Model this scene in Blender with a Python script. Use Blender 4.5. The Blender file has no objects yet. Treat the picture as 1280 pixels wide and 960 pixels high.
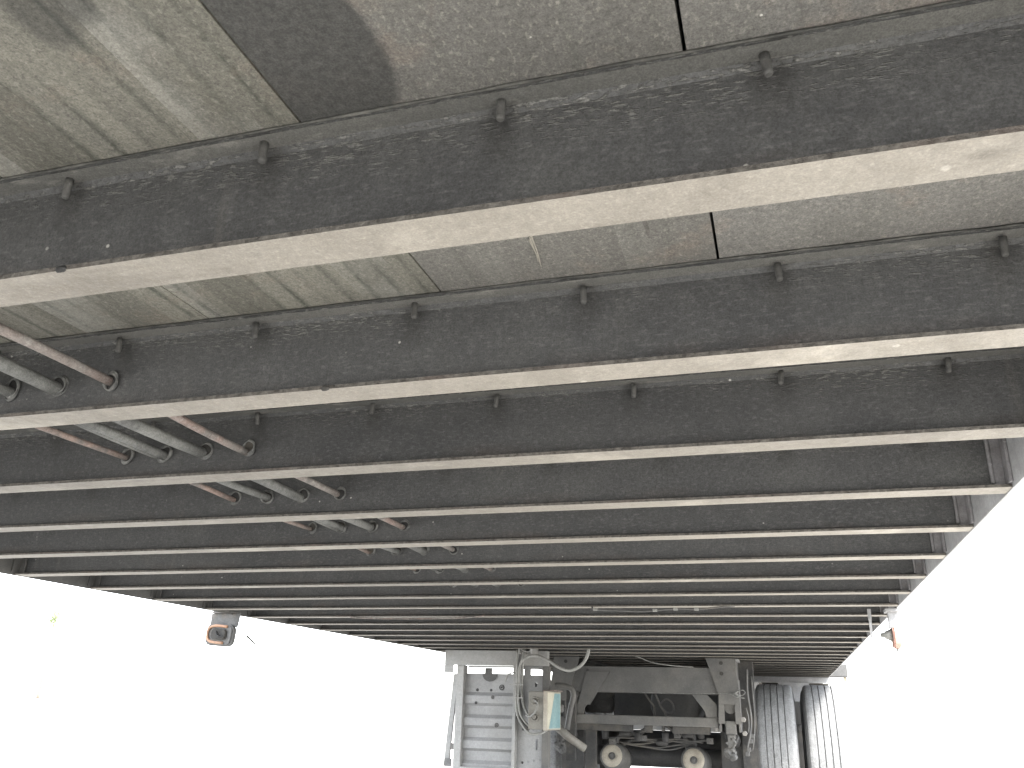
import bpy, bmesh, math, random
from mathutils import Vector, Matrix, noise
random.seed(7)
scene = bpy.context.scene
col = scene.collection
PI = math.pi

# ------------------------------------------------------------------ camera
EYE = 0.82                                   # lens height above the ground
cam_d = bpy.data.cameras.new("camera"); cam = bpy.data.objects.new("camera", cam_d); col.objects.link(cam)
cam_d.sensor_fit = 'HORIZONTAL'; cam_d.sensor_width = 36.0; cam_d.lens = 36.0 * 1068.17 / 1280.0
cam_d.clip_start = 0.01; cam_d.clip_end = 9000
R = Vector((0.95599041, 0.29217666, 0.02674188)); U = Vector((0.0794069, -0.34540161, 0.93508944))
F = Vector((-0.282448, 0.89181305, 0.35340148))
m3 = Matrix((R, U, -F)).transposed()
cam.matrix_world = Matrix.Translation((0, 0, EYE)) @ m3.to_4x4()
scene.camera = cam

# ------------------------------------------------------------------ sky, sun, exposure
SUN_EL, SUN_AZ = math.radians(52), math.radians(128)       # azimuth clockwise from +Y
w = bpy.data.worlds.new("World"); scene.world = w; w.use_nodes = True
nt = w.node_tree; nt.nodes.clear()
wo = nt.nodes.new('ShaderNodeOutputWorld'); bg = nt.nodes.new('ShaderNodeBackground')
sk = nt.nodes.new('ShaderNodeTexSky'); sk.sky_type = 'NISHITA'; sk.sun_disc = False
sk.sun_elevation = SUN_EL; sk.sun_rotation = SUN_AZ; sk.dust_density = 1.0; sk.air_density = 1.0
hs = nt.nodes.new('ShaderNodeHueSaturation'); hs.inputs['Saturation'].default_value = 0.27
nt.links.new(sk.outputs[0], hs.inputs['Color']); nt.links.new(hs.outputs[0], bg.inputs[0])
nt.links.new(bg.outputs[0], wo.inputs[0]); bg.inputs[1].default_value = 0.15
sl = bpy.data.lights.new("sun", 'SUN'); sun = bpy.data.objects.new("sun", sl); col.objects.link(sun)
sl.energy = 1.5; sl.angle = math.radians(14); sl.color = (1.0, 0.965, 0.91)
sd = Vector((math.sin(SUN_AZ) * math.cos(SUN_EL), math.cos(SUN_AZ) * math.cos(SUN_EL), math.sin(SUN_EL)))
sun.rotation_euler = sd.to_track_quat('Z', 'Y').to_euler()
scene.view_settings.view_transform = 'Standard'; scene.view_settings.look = 'None'
scene.view_settings.exposure = 3.25; scene.view_settings.gamma = 1.0; scene.view_settings.use_curve_mapping = False
scene.cycles.max_bounces = 8; scene.cycles.diffuse_bounces = 5

# ------------------------------------------------------------------ node material helper
class N:
    def __init__(s, name):
        s.m = bpy.data.materials.new(name); s.m.use_nodes = True; s.t = s.m.node_tree
        s.b = s.t.nodes['Principled BSDF']; s.pos = s.t.nodes.new('ShaderNodeNewGeometry').outputs['Position']
    def new(s, k): return s.t.nodes.new(k)
    def lk(s, a, b): s.t.links.new(a, b)
    def put(s, sock, v):
        if hasattr(v, 'is_linked') or hasattr(v, 'links'): s.lk(v, sock)
        else: sock.default_value = v
    def scale(s, vec, sc, off=(0, 0, 0)):
        n = s.new('ShaderNodeMapping'); s.lk(vec, n.inputs[0]); n.inputs['Scale'].default_value = sc
        n.inputs['Location'].default_value = off; return n.outputs[0]
    def noise(s, sc, detail=4, rough=.55, vec=None, stretch=None, off=(0, 0, 0)):
        v = vec or s.pos
        if stretch or off != (0, 0, 0): v = s.scale(v, stretch or (1, 1, 1), off)
        n = s.new('ShaderNodeTexNoise'); s.lk(v, n.inputs['Vector']); n.inputs['Scale'].default_value = sc
        n.inputs['Detail'].default_value = detail; n.inputs['Roughness'].default_value = rough
        return n.outputs[0]
    def voro(s, sc, feature='F1', vec=None):
        n = s.new('ShaderNodeTexVoronoi'); n.feature = feature; s.lk(vec or s.pos, n.inputs['Vector']); n.inputs['Scale'].default_value = sc
        return n
    def ramp(s, fac, a, b, ca=0.0, cb=1.0):
        n = s.new('ShaderNodeMapRange'); s.lk(fac, n.inputs[0]); n.inputs[1].default_value = a; n.inputs[2].default_value = b
        n.inputs[3].default_value = ca; n.inputs[4].default_value = cb; return n.outputs[0]
    def mth(s, op, a, b=0.0, c=0.0):
        n = s.new('ShaderNodeMath'); n.operation = op
        for i, v in enumerate((a, b, c)): s.put(n.inputs[i], v)
        return n.outputs[0]
    def mix(s, fac, a, b, mode='MIX'):
        n = s.new('ShaderNodeMix'); n.data_type = 'RGBA'; n.blend_type = mode
        s.put(n.inputs[0], fac)
        for sock, v in ((n.inputs[6], a), (n.inputs[7], b)):
            if isinstance(v, tuple): v = tuple(v) + ((1,) if len(v) == 3 else ())
            s.put(sock, v)
        return n.outputs[2]
    def grey(s, f):
        n = s.new('ShaderNodeCombineXYZ')
        for i in range(3): s.lk(f, n.inputs[i])
        return n.outputs[0]
    def sep(s, vec=None):
        n = s.new('ShaderNodeSeparateXYZ'); s.lk(vec or s.pos, n.inputs[0]); return n.outputs
    def fin(s, colr, rough=.6, metal=0.0, bump=None, bs=.3, bd=.004, spec=.4, grit=0.0, vary=0.0, freq=620):
        if grit:      # fine grit: grains of 1 to 3 mm, clumped by a coarser noise
            g1 = s.noise(freq, 3, .75, off=(2, 7, 4)); g2 = s.noise(freq * .27, 4, .7, off=(8, 1, 4))
            f = s.mth('MULTIPLY', s.ramp(g1, .34, .66, 1 - grit, 1 + grit), s.ramp(g2, .32, .68, 1 - grit * .7, 1 + grit * .7))
            colr = s.mix(1.0, colr, s.grey(f), 'MULTIPLY')
        if vary:      # every piece has aged a little differently
            rnd = s.new('ShaderNodeObjectInfo').outputs['Random']
            colr = s.mix(1.0, colr, s.grey(s.ramp(rnd, 0, 1, 1 - vary, 1 + vary)), 'MULTIPLY')
        s.put(s.b.inputs['Base Color'], colr + (1,) if isinstance(colr, tuple) else colr)
        s.put(s.b.inputs['Roughness'], rough); s.b.inputs['Metallic'].default_value = metal
        s.b.inputs['Specular IOR Level'].default_value = spec
        if bump is not None:
            n = s.new('ShaderNodeBump'); n.inputs['Strength'].default_value = bs; n.inputs['Distance'].default_value = bd
            s.lk(bump, n.inputs['Height']); s.lk(n.outputs[0], s.b.inputs['Normal'])
        return s.m

def metal(name, c, c2, rough=.6, dirt=(.16, .14, .11), dirt_amt=.35, sc=9, bs=.25, met=0.0):
    n = N(name)
    a = n.noise(sc, 6, .62); b = n.noise(sc * 9, 3); d = n.noise(sc * .45, 5, .6, off=(3, 1, 7))
    base = n.mix(n.ramp(a, .35, .65), c, c2)
    base = n.mix(n.mth('MULTIPLY', n.ramp(d, .48, .66), dirt_amt), base, dirt)
    sp = n.ramp(n.noise(170, 2, .5, off=(5, 5, 5)), .68, .74)
    base = n.mix(n.mth('MULTIPLY', sp, .35), base, tuple(min(1, v * 2.4 + .05) for v in c))
    return n.fin(base, n.ramp(b, .3, .7, rough - .08, rough + .12), met, n.mth('ADD', a, n.mth('MULTIPLY', b, .4)), bs, grit=.14, freq=300)

# black undercoated steel of the cross members (world space, so every beam differs)
def web_mat():
    n = N('black_undercoat')
    x, y, z = n.sep()
    a = n.noise(3.2, 5, .6); b = n.noise(38, 4, .6); d = n.noise(9, 5, .65, off=(4, 2, 1))
    base = n.mix(n.ramp(a, .3, .7), (.0445, .045, .046), (.068, .068, .068))
    base = n.mix(n.mth('MULTIPLY', n.ramp(d, .5, .72), .55), base, (.084, .084, .081))
    base = n.mix(n.mth('MULTIPLY', n.ramp(b, .45, .75), .30), base, (.108, .107, .104))
    # wrinkled, flaking paint below the top flange: broken streaks that run along the beam
    st = n.noise(230, 3, .62, stretch=(.42, 1, 1.9), off=(0, 0, 3))
    zb = n.mth('ADD', z, n.mth('MULTIPLY', n.mth('SUBTRACT', n.noise(5, 3, .5, off=(2, 0, 0)), .5), .05))
    band = n.mth('MULTIPLY', n.ramp(zb, 1.203, 1.240), n.ramp(n.noise(2.6, 3, .5, off=(9, 0, 0)), .24, .50))
    streak = n.mth('MULTIPLY', n.ramp(n.mth('ADD', st, n.mth('MULTIPLY', band, .10)), .61, .72), band)
    base = n.mix(n.mth('MULTIPLY', band, .22), base, (.098, .097, .092))
    base = n.mix(n.mth('MULTIPLY', streak, .50), base, (.25, .245, .225))
    st2 = n.noise(200, 2, .5, stretch=(.5, 1, 1.5))
    base = n.mix(n.mth('MULTIPLY', n.ramp(st2, .54, .70), .50), base, (.118, .117, .115))
    base = n.mix(n.mth('MULTIPLY', n.ramp(n.noise(420, 2, .5, off=(1, 2, 3)), .52, .68), .35), base, (.028, .027, .026))
    # small chips showing pale primer, plus dark stains
    vo = n.voro(46); dot = n.ramp(vo.outputs['Distance'], .055, .10, 1, 0)
    rnd = n.ramp(n.sep(vo.outputs['Color'])[0], .90, .93)
    base = n.mix(n.mth('MULTIPLY', n.mth('MULTIPLY', dot, rnd), .8), base, (.42, .41, .38))
    v2 = n.voro(14); dk = n.ramp(v2.outputs['Distance'], .10, .22, 1, 0); r2 = n.ramp(n.sep(v2.outputs['Color'])[1], .88, .92)
    base = n.mix(n.mth('MULTIPLY', n.mth('MULTIPLY', dk, r2), .45), base, (.024, .022, .020))
    # rust bloom just above the bottom flange
    rz = n.mth('MULTIPLY', n.ramp(z, 1.175, 1.150), n.ramp(n.noise(14, 4, .6, stretch=(.4, 1, 1)), .50, .66))
    base = n.mix(n.mth('MULTIPLY', rz, .22), base, (.12, .075, .050))
    h = n.mth('ADD', n.mth('MULTIPLY', b, .5), n.mth('ADD', n.mth('MULTIPLY', streak, 1.0), n.mth('MULTIPLY', n.noise(120, 3), .35)))
    # dark shading round every floor screw painted in; dirt runs down the web
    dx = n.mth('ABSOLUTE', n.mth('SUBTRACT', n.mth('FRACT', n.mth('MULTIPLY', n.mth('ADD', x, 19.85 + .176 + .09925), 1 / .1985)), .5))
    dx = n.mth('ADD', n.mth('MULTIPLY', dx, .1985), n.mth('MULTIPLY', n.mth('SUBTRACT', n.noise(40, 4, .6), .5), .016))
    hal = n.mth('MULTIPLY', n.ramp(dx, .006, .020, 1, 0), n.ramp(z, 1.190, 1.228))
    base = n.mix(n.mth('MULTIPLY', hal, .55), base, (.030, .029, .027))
    run = n.mth('MULTIPLY', n.ramp(n.noise(26, 4, .6, stretch=(1, 1, .10), off=(6, 0, 0)), .60, .72), n.ramp(n.noise(1.7, 2, .5), .45, .6))
    base = n.mix(n.mth('MULTIPLY', run, .40), base, (.110, .104, .094))
    return n.fin(base, n.ramp(b, .3, .7, .50, .72), 0, h, .6, .003, .35, grit=.26, vary=.12)

def topflange_mat():
    n = N('dusty_top_flange')
    a = n.noise(6, 5, .6); b = n.noise(70, 3)
    base = n.mix(n.ramp(a, .3, .7), (.080, .079, .074), (.115, .112, .103))
    base = n.mix(n.mth('MULTIPLY', n.ramp(n.noise(40, 4, .7, stretch=(.3, 1, 1)), .58, .68), .5), base, (.22, .21, .19))
    return n.fin(base, .75, 0, b, .6, .0025, grit=.26, vary=.12)

def edge_mat():
    n = N('grimy_flange_edge')
    a = n.noise(130, 4, .7); b = n.noise(18, 4, .6, stretch=(.5, 1, 1))
    base = n.mix(n.ramp(a, .35, .65), (.050, .046, .042), (.125, .117, .105))
    base = n.mix(n.mth('MULTIPLY', n.ramp(b, .55, .70), .4), base, (.115, .086, .074))
    return n.fin(base, .85, 0, a, .9, .004, .2)

def flange_mat():
    n = N('dust_coated_flange')
    a = n.noise(5, 5, .6, stretch=(.6, 1, 1)); b = n.noise(55, 4, .65); d = n.noise(16, 4, .6, off=(3, 3, 0))
    base = n.mix(n.ramp(a, .32, .68), (.170, .155, .133), (.220, .202, .173))
    base = n.mix(n.mth('MULTIPLY', n.ramp(n.noise(7.5, 3, .5, off=(1, 8, 0)), .58, .66), .55), base, (.33, .305, .262))
    base = n.mix(n.mth('MULTIPLY', n.ramp(d, .50, .72), .55), base, (.150, .135, .114))
    base = n.mix(n.mth('MULTIPLY', n.ramp(b, .30, .42, 1, 0), .40), base, (.130, .116, .098))
    vo = n.voro(33); dk = n.mth('MULTIPLY', n.ramp(vo.outputs['Distance'], .08, .14, 1, 0), n.ramp(n.sep(vo.outputs['Color'])[0], .90, .93))
    base = n.mix(n.mth('MULTIPLY', dk, .6), base, (.38, .36, .32))
    sc = n.noise(22, 3, .6, stretch=(.12, 1, 1), off=(0, 5, 0))
    base = n.mix(n.mth('MULTIPLY', n.ramp(sc, .60, .68), .45), base, (.125, .110, .092))
    base = n.mix(n.mth('MULTIPLY', n.ramp(n.noise(300, 2, .5), .55, .72), .3), base, (.32, .30, .26))
    dr = n.noise(11, 5, .65, stretch=(1, .6, 1), off=(9, 9, 1))
    base = n.mix(n.mth('MULTIPLY', n.ramp(dr, .50, .66), .42), base, (.118, .106, .088))
    vs = n.voro(9, vec=n.scale(n.pos, (1, 2.2, 1))); sp = n.mth('MULTIPLY', n.ramp(vs.outputs['Distance'], .05, .16, 1, 0), n.ramp(n.sep(vs.outputs['Color'])[1], .80, .86))
    base = n.mix(n.mth('MULTIPLY', sp, .40), base, (.070, .062, .052))
    return n.fin(base, n.ramp(b, .3, .7, .55, .8), 0, n.mth('ADD', b, n.mth('MULTIPLY', a, .6)), .6, .0025, grit=.15, vary=.10)

def wood_mat(name, warm, stain=None, streak=.8):
    n = N(name)
    x, y, z = n.sep()
    # laminated strips about 30 mm wide with uneven joints
    wob = n.mth('MULTIPLY', n.mth('SUBTRACT', n.noise(5, 3, .5, stretch=(1, .5, 1)), .5), .012)
    u = n.mth('MULTIPLY', n.mth('ADD', n.mth('ADD', x, wob), 5.336), 1 / .0302)
    wn = n.new('ShaderNodeTexWhiteNoise'); wn.noise_dimensions = '1D'; n.lk(n.mth('FLOOR', u), wn.inputs['W'])
    w2 = n.new('ShaderNodeTexWhiteNoise'); w2.noise_dimensions = '1D'; n.lk(n.mth('FLOOR', n.mth('ADD', u, 40.5)), w2.inputs['W'])
    fr = n.mth('FRACT', u)
    broken = n.ramp(n.noise(16, 4, .6, stretch=(1, .45, 1)), .36, .56)
    line = n.mth('MULTIPLY', n.mth('ADD', n.ramp(fr, .0, .22, 1, 0), n.ramp(fr, .82, 1.0, 0, 1)), n.mth('MULTIPLY', broken, n.ramp(w2.outputs['Value'], .1, .6)))
    grain = n.noise(9, 6, .65, stretch=(9, .9, 1)); fine = n.noise(260, 3, .6, stretch=(1, .6, 1)); blot = n.noise(9, 6, .62, stretch=(1.3, .8, 1)); big = n.noise(2.6, 4, .6)
    c1, c2 = warm
    base = n.mix(n.ramp(n.mth('ADD', n.mth('MULTIPLY', grain, .45 * streak + .15), n.mth('MULTIPLY', big, .85 - .45 * streak)), .38, .62), c1, c2)
    base = n.mix(n.mth('MULTIPLY', wn.outputs['Value'], .72 * streak), base, tuple(v * .46 for v in c1))
    base = n.mix(n.mth('MULTIPLY', line, .95 * streak), base, (.062, .066, .054))
    base = n.mix(n.mth('MULTIPLY', n.ramp(blot, .5, .72), .42), base, (.105, .103, .092))
    base = n.mix(n.mth('MULTIPLY', n.ramp(n.noise(14, 5, .7, off=(7, 3, 0)), .56, .7), .30), base, (.20, .155, .125))
    base = n.mix(n.mth('MULTIPLY', n.ramp(fine, .54, .72), .38), base, (.30, .285, .25))
    base = n.mix(n.mth('MULTIPLY', n.ramp(n.noise(400, 3, .6, off=(3, 3, 3)), .54, .66), .50), base, (.075, .072, .066))
    pale = n.mth('MULTIPLY', n.ramp(w2.outputs['Value'], .62, .70), n.ramp(n.noise(6, 4, .6, stretch=(1, .8, 1), off=(1, 1, 5)), .42, .60))
    base = n.mix(n.mth('MULTIPLY', pale, .5 * streak), base, (.285, .280, .255))
    # a few dark scratches along the boards and damp runs across them
    scr = n.noise(40, 3, .5, stretch=(2.2, .12, 1), off=(4, 9, 0))
    base = n.mix(n.mth('MULTIPLY', n.ramp(scr, .70, .73), .45), base, (.05, .045, .04))
    vo = n.voro(52); dt = n.mth('MULTIPLY', n.ramp(vo.outputs['Distance'], .035, .07, 1, 0), n.ramp(n.sep(vo.outputs['Color'])[0], .86, .89))
    if stain:
        mk = None
        for (sx, sy, rx, ry, amt, soft) in stain:
            wb = n.mth('MULTIPLY', n.mth('SUBTRACT', n.noise(24, 5, .65), .5), .5)
            dx = n.mth('POWER', n.mth('ABSOLUTE', n.mth('MULTIPLY', n.mth('SUBTRACT', x, sx), 1 / rx)), 2.6)
            dy = n.mth('POWER', n.mth('ABSOLUTE', n.mth('MULTIPLY', n.mth('SUBTRACT', y, sy), 1 / ry)), 2.6)
            sm = n.mth('MULTIPLY', n.ramp(n.mth('ADD', n.mth('ADD', dx, dy), wb), 1 - soft, 1 + soft, 1, 0), amt)
            mk = sm if mk is None else n.mth('MAXIMUM', mk, sm)
        base = n.mix(mk, base, n.mix(n.ramp(n.noise(120, 3), .4, .7), (.046, .046, .044), (.062, .061, .058)))
    base = n.mix(n.mth('MULTIPLY', dt, .75), base, (.55, .54, .50))
    return n.fin(base, .82, 0, n.mth('ADD', n.mth('MULTIPLY', grain, .5), n.mth('ADD', fine, n.mth('MULTIPLY', line, -.8 * streak))), .6, .0022, .2, grit=.24, vary=.06)

def rust_pipe(name, c, c2, c3):
    n = N(name)
    a = n.noise(9, 5, .6); b = n.noise(60, 5, .7); d = n.noise(24, 4, .6, off=(5, 5, 5))
    base = n.mix(n.ramp(a, .40, .60), c, c2); base = n.mix(n.mth('MULTIPLY', n.ramp(d, .48, .62), .7), base, c3); base = n.mix(n.mth('MULTIPLY', n.ramp(b, .5, .7), .6), base, tuple(v * 1.5 for v in c))
    return n.fin(base, .75, 0, n.mth('ADD', b, d), .9, .003, grit=.28, freq=500)

def tyre_mat():
    n = N('dusty_tyre_rubber')
    a = n.noise(7, 5, .6); b = n.noise(90, 4, .7)
    base = n.mix(n.ramp(a, .3, .7), (.150, .152, .153), (.205, .207, .208))
    base = n.mix(n.mth('MULTIPLY', n.ramp(b, .45, .7), .6), base, (.22, .222, .222))
    return n.fin(base, .9, 0, b, .8, .004, .1, grit=.25, freq=160)

def concrete_mat():
    n = N('pale_concrete')
    x, y, z = n.sep()
    a = n.noise(.35, 6, .6); b = n.noise(14, 5, .7)
    base = n.mix(n.ramp(a, .3, .7), (.40, .385, .355), (.50, .485, .45))
    base = n.mix(n.mth('MULTIPLY', n.ramp(b, .5, .75), .35), base, (.30, .285, .26))
    jx = n.mth('ABSOLUTE', n.mth('SUBTRACT', n.mth('FRACT', n.mth('MULTIPLY', n.mth('ADD', x, 1002.3), 1 / 4.5)), .5))
    jy = n.mth('ABSOLUTE', n.mth('SUBTRACT', n.mth('FRACT', n.mth('MULTIPLY', n.mth('ADD', y, 1001.7), 1 / 4.5)), .5))
    j = n.ramp(n.mth('MINIMUM', jx, jy), .0018, .003, 1, 0)
    base = n.mix(n.mth('MULTIPLY', j, .8), base, (.10, .095, .09))
    return n.fin(base, .85, 0, b, .4, .01)

def leaf_mat():
    n = N('pale_leaves'); a = n.noise(1.4, 3)  # washed-out glare is put into this pale leaf colour
    return n.fin(n.mix(n.ramp(a, .35, .65), (.20, .24, .13), (.27, .31, .18)), .7)

M = dict(
    web=web_mat(), top=topflange_mat(), flange=flange_mat(), edge=edge_mat(),
    woodL=wood_mat('worn_laminated_wood', ((.205, .197, .166), (.165, .159, .138)), [(-.452, .338, .018, .030, .62, .6), (-.424, .330, .016, .024, .62, .6)], 1.0),
    woodS=wood_mat('stained_laminated_wood', ((.146, .140, .128), (.118, .114, .106)), [(-.336, .425, .100, .082, .90, .10)], .28),
    woodR=wood_mat('plain_laminated_wood', ((.148, .143, .133), (.122, .118, .111)), None, .16),
    dark=metal('black_frame_paint', (.030, .030, .031), (.045, .044, .043), .6, (.075, .07, .062), .4),
    frame=metal('grey_brown_frame_paint', (.060, .0595, .058), (.084, .082, .079), .65, (.115, .108, .096), .5),
    panel=metal('galvanised_sheet', (.185, .186, .187), (.235, .236, .236), .5, (.17, .165, .155), .45, 5, .12),
    panel2=metal('galvanised_post', (.20, .20, .196), (.25, .25, .244), .5, (.18, .17, .15), .45, 8, .12),
    box=metal('dirty_box_plastic', (.125, .120, .108), (.17, .162, .143), .65, (.10, .088, .075), .6, 14),
    boxlid=metal('cream_box_edge', (.22, .20, .17), (.28, .26, .22), .55, (.18, .13, .10), .6, 20),
    cyan=metal('faded_cyan_sticker', (.115, .195, .21), (.155, .24, .25), .45, (.24, .31, .29), .4, 12, .02),
    cream=metal('faded_cream_sticker', (.34, .325, .26), (.42, .40, .33), .5, (.32, .28, .22), .4, 12, .02),
    tyre=tyre_mat(), rubber=metal('black_rubber', (.022, .022, .022), (.035, .034, .033), .75),
    rim=metal('dusty_rim_steel', (.16, .155, .145), (.22, .21, .20), .55),
    hose=metal('grey_hose', (.16, .16, .15), (.21, .21, .198), .6, (.11, .105, .095), .5, 20, .1),
    hosed=metal('dark_hose', (.06, .06, .06), (.09, .088, .085), .7),
    pink=rust_pipe('rusty_pink_pipe', (.165, .155, .143), (.160, .118, .103), (.085, .083, .078)),
    pipeg=rust_pipe('dull_grey_pipe', (.105, .106, .101), (.145, .146, .137), (.07, .07, .068)),
    copper=rust_pipe('coppery_pipe', (.185, .138, .118), (.14, .12, .107), (.09, .087, .083)),
    ring=metal('chalky_fitting', (.085, .086, .084), (.19, .19, .18), .7, (.06, .058, .055), .6, 70),
    clip=metal('worn_clip_angle', (.16, .155, .16), (.23, .225, .23), .6, (.10, .09, .085), .6, 30),
    screw=metal('screw_undercoat', (.065, .064, .062), (.098, .096, .09), .75, (.06, .058, .052), .5, 60),
    rail=metal('side_rail_aluminium', (.24, .24, .245), (.32, .32, .325), .55, (.20, .195, .19), .5, 12),
    amber=metal('amber_lens', (.30, .17, .105), (.38, .22, .14), .4, (.25, .18, .13), .5, 30, .05),
    chrome=metal('worn_lamp_steel', (.085, .085, .085), (.125, .123, .12), .6, (.16, .13, .10), .5, 30),
    ringpale=metal('pale_chamber_cap', (.225, .205, .17), (.28, .255, .21), .6, (.13, .11, .085), .6, 25),
    orange=metal('faded_orange_plastic', (.36, .20, .16), (.42, .25, .20), .5, (.28, .22, .20), .4, 25, .05),
    gapline=metal('black_gap_line', (.030, .030, .028), (.05, .05, .045), .7, (.16, .155, .14), .5, 40),
    concrete=concrete_mat(), leaf=leaf_mat(), bark=metal('bark', (.12, .10, .08), (.17, .15, .12), .9),
    sliver=metal('split_wood', (.30, .28, .24), (.20, .19, .16), .8),
    yellow=metal('yellow_haze_tone', (.22, .19, .13), (.27, .23, .165), .5),
)

# ------------------------------------------------------------------ mesh helpers (all coordinates in metres, ground at z = 0)
def bm_new(): return bmesh.new()
def box(bm, x0, x1, y0, y1, z0, z1, mi=0, bev=0.0):
    v = [bm.verts.new(p) for p in ((x0,y0,z0),(x1,y0,z0),(x1,y1,z0),(x0,y1,z0),(x0,y0,z1),(x1,y0,z1),(x1,y1,z1),(x0,y1,z1))]
    fs = [bm.faces.new([v[i] for i in q]) for q in ((0,3,2,1),(4,5,6,7),(0,1,5,4),(1,2,6,5),(2,3,7,6),(3,0,4,7))]
    for f in fs: f.material_index = mi
    if bev:
        es = list({e for f in fs for e in f.edges})
        bmesh.ops.bevel(bm, geom=es, offset=bev, segments=2, affect='EDGES', profile=.6)
    return bm
def prism(bm, poly, a0, a1, axis='y', mi=0, bev=0.0):
    """poly: outline in the two other axes; extruded along axis a0..a1"""
    def P(u, v, a): return (u, a, v) if axis == 'y' else ((a, u, v) if axis == 'x' else (u, v, a))
    A = [bm.verts.new(P(u, v, a0)) for u, v in poly]; B = [bm.verts.new(P(u, v, a1)) for u, v in poly]
    fs = [bm.faces.new(A), bm.faces.new(B[::-1])]
    n = len(poly)
    for i in range(n): fs.append(bm.faces.new((A[i], B[i], B[(i+1) % n], A[(i+1) % n])))
    for f in fs: f.material_index = mi
    bmesh.ops.recalc_face_normals(bm, faces=fs)
    if bev:
        es = [e for f in fs[:2] for e in f.edges]
        bmesh.ops.bevel(bm, geom=es, offset=bev, segments=2, affect='EDGES')
    return bm
def smooth_path(pts, n=6):
    P = [Vector(p) for p in pts]
    if len(P) < 3: return P
    Q = [P[0] * 2 - P[1]] + P + [P[-1] * 2 - P[-2]]; out = []
    for i in range(1, len(Q) - 2):
        a, b, c, d = Q[i-1:i+3]
        for k in range(n):
            t = k / n
            out.append(.5 * ((2*b) + (-a + c)*t + (2*a - 5*b + 4*c - d)*t*t + (-a + 3*b - 3*c + d)*t**3))
    out.append(P[-1]); return out
def tube(bm, pts, r, seg=10, smooth=True, cap=True, mi=0):
    P = smooth_path(pts) if smooth else [Vector(p) for p in pts]
    rs = r if isinstance(r, (list, tuple)) else [r] * len(P)
    if len(rs) != len(P): rs = [rs[0] + (rs[-1] - rs[0]) * i / (len(P) - 1) for i in range(len(P))]
    rings = []; up = None
    for i, p in enumerate(P):
        d = (P[min(i+1, len(P)-1)] - P[max(i-1, 0)]).normalized()
        if up is None: up = Vector((0, 0, 1)) if abs(d.z) < .9 else Vector((1, 0, 0))
        a = d.cross(up).normalized(); b = a.cross(d).normalized(); up = b
        rings.append([bm.verts.new(p + rs[i] * (math.cos(2*PI*k/seg) * a + math.sin(2*PI*k/seg) * b)) for k in range(seg)])
    for A, B in zip(rings, rings[1:]):
        for k in range(seg):
            f = bm.faces.new((A[k], A[(k+1) % seg], B[(k+1) % seg], B[k])); f.smooth = True; f.material_index = mi
    if cap:
        for rr in (rings[0][::-1], rings[-1]):
            f = bm.faces.new(rr); f.material_index = mi
    return bm
def lathe(bm, prof, seg, org, axis='x', mis=None, closed=False):
    """prof: (distance along axis, radius)"""
    rings = []
    for a, r in prof:
        ring = []
        for k in range(seg):
            t = 2*PI*k/seg; c, s = math.cos(t)*r, math.sin(t)*r
            p = (a, c, s) if axis == 'x' else ((c, a, s) if axis == 'y' else (c, s, a))
            ring.append(bm.verts.new((org[0]+p[0], org[1]+p[1], org[2]+p[2])))
        rings.append(ring)
    pairs = list(zip(rings, rings[1:])) + ([(rings[-1], rings[0])] if closed else [])
    for i, (A, B) in enumerate(pairs):
        for k in range(seg):
            f = bm.faces.new((A[k], A[(k+1) % seg], B[(k+1) % seg], B[k])); f.smooth = True
            if mis: f.material_index = mis[i]
    if not closed:
        for rr in (rings[0], rings[-1]): bm.faces.new(rr)
    bmesh.ops.recalc_face_normals(bm, faces=bm.faces)
    return bm
def torus(bm, c, r, r2, nrm=(0, 1, 0), seg=20, s2=8, jag=0.0):
    n = Vector(nrm).normalized(); a = n.orthogonal().normalized(); b = n.cross(a); c = Vector(c); rings = []
    for i in range(seg):
        t = 2*PI*i/seg; d = math.cos(t)*a + math.sin(t)*b; rr = r2 * (1 + jag * math.sin(3*t + c.x*40))
        rings.append([bm.verts.new(c + d*(r + rr*math.cos(2*PI*k/s2)) + n*rr*math.sin(2*PI*k/s2)) for k in range(s2)])
    for i in range(seg):
        A, B = rings[i], rings[(i+1) % seg]
        for k in range(s2):
            f = bm.faces.new((A[k], B[k], B[(k+1) % s2], A[(k+1) % s2])); f.smooth = True
    return bm
WP = {}
def link(name, me, parent, loc, label=None):
    o = bpy.data.objects.new(name, me); col.objects.link(o); WP[o.name] = Vector(loc)
    if parent is not None:
        o.parent = parent; o.location = Vector(loc) - WP[parent.name]
    else: o.location = loc
    if label: o['label'] = label
    return o
def mesh(name, bm, mats):
    """mesh data recentred on its bounding box; returns (mesh, centre)"""
    vs = [v.co for v in bm.verts]
    lo = Vector([min(v[i] for v in vs) for i in range(3)]); hi = Vector([max(v[i] for v in vs) for i in range(3)])
    c = (lo + hi) / 2
    for v in bm.verts: v.co -= c
    me = bpy.data.meshes.new(name); bm.to_mesh(me); bm.free()
    for m in (mats if isinstance(mats, (list, tuple)) else [mats]): me.materials.append(M[m])
    return me, c
def obj(name, bm, mats, parent=None, label=None):
    me, c = mesh(name, bm, mats); return link(name, me, parent, c, label)
def again(src, parent, loc, label=None):
    o = src.copy(); col.objects.link(o); WP[o.name] = Vector(loc)
    o.parent = parent; o.location = Vector(loc) - WP[parent.name]
    if label: o['label'] = label
    return o

# ------------------------------------------------------------------ dimensions of the trailer
S = .3048                       # spacing of the cross members
Y0 = .4859                      # near edge of the first one in view
ZF = EYE + .3254                # underside of the bottom flanges
HB = .1045                      # height of the I-section
ZT = ZF + HB                    # underside of the floor boards
FW = .0432                      # flange width
XL, XR = -2.160, .3405          # inner faces of the side rails
K0, K1 = -6, 35

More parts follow.
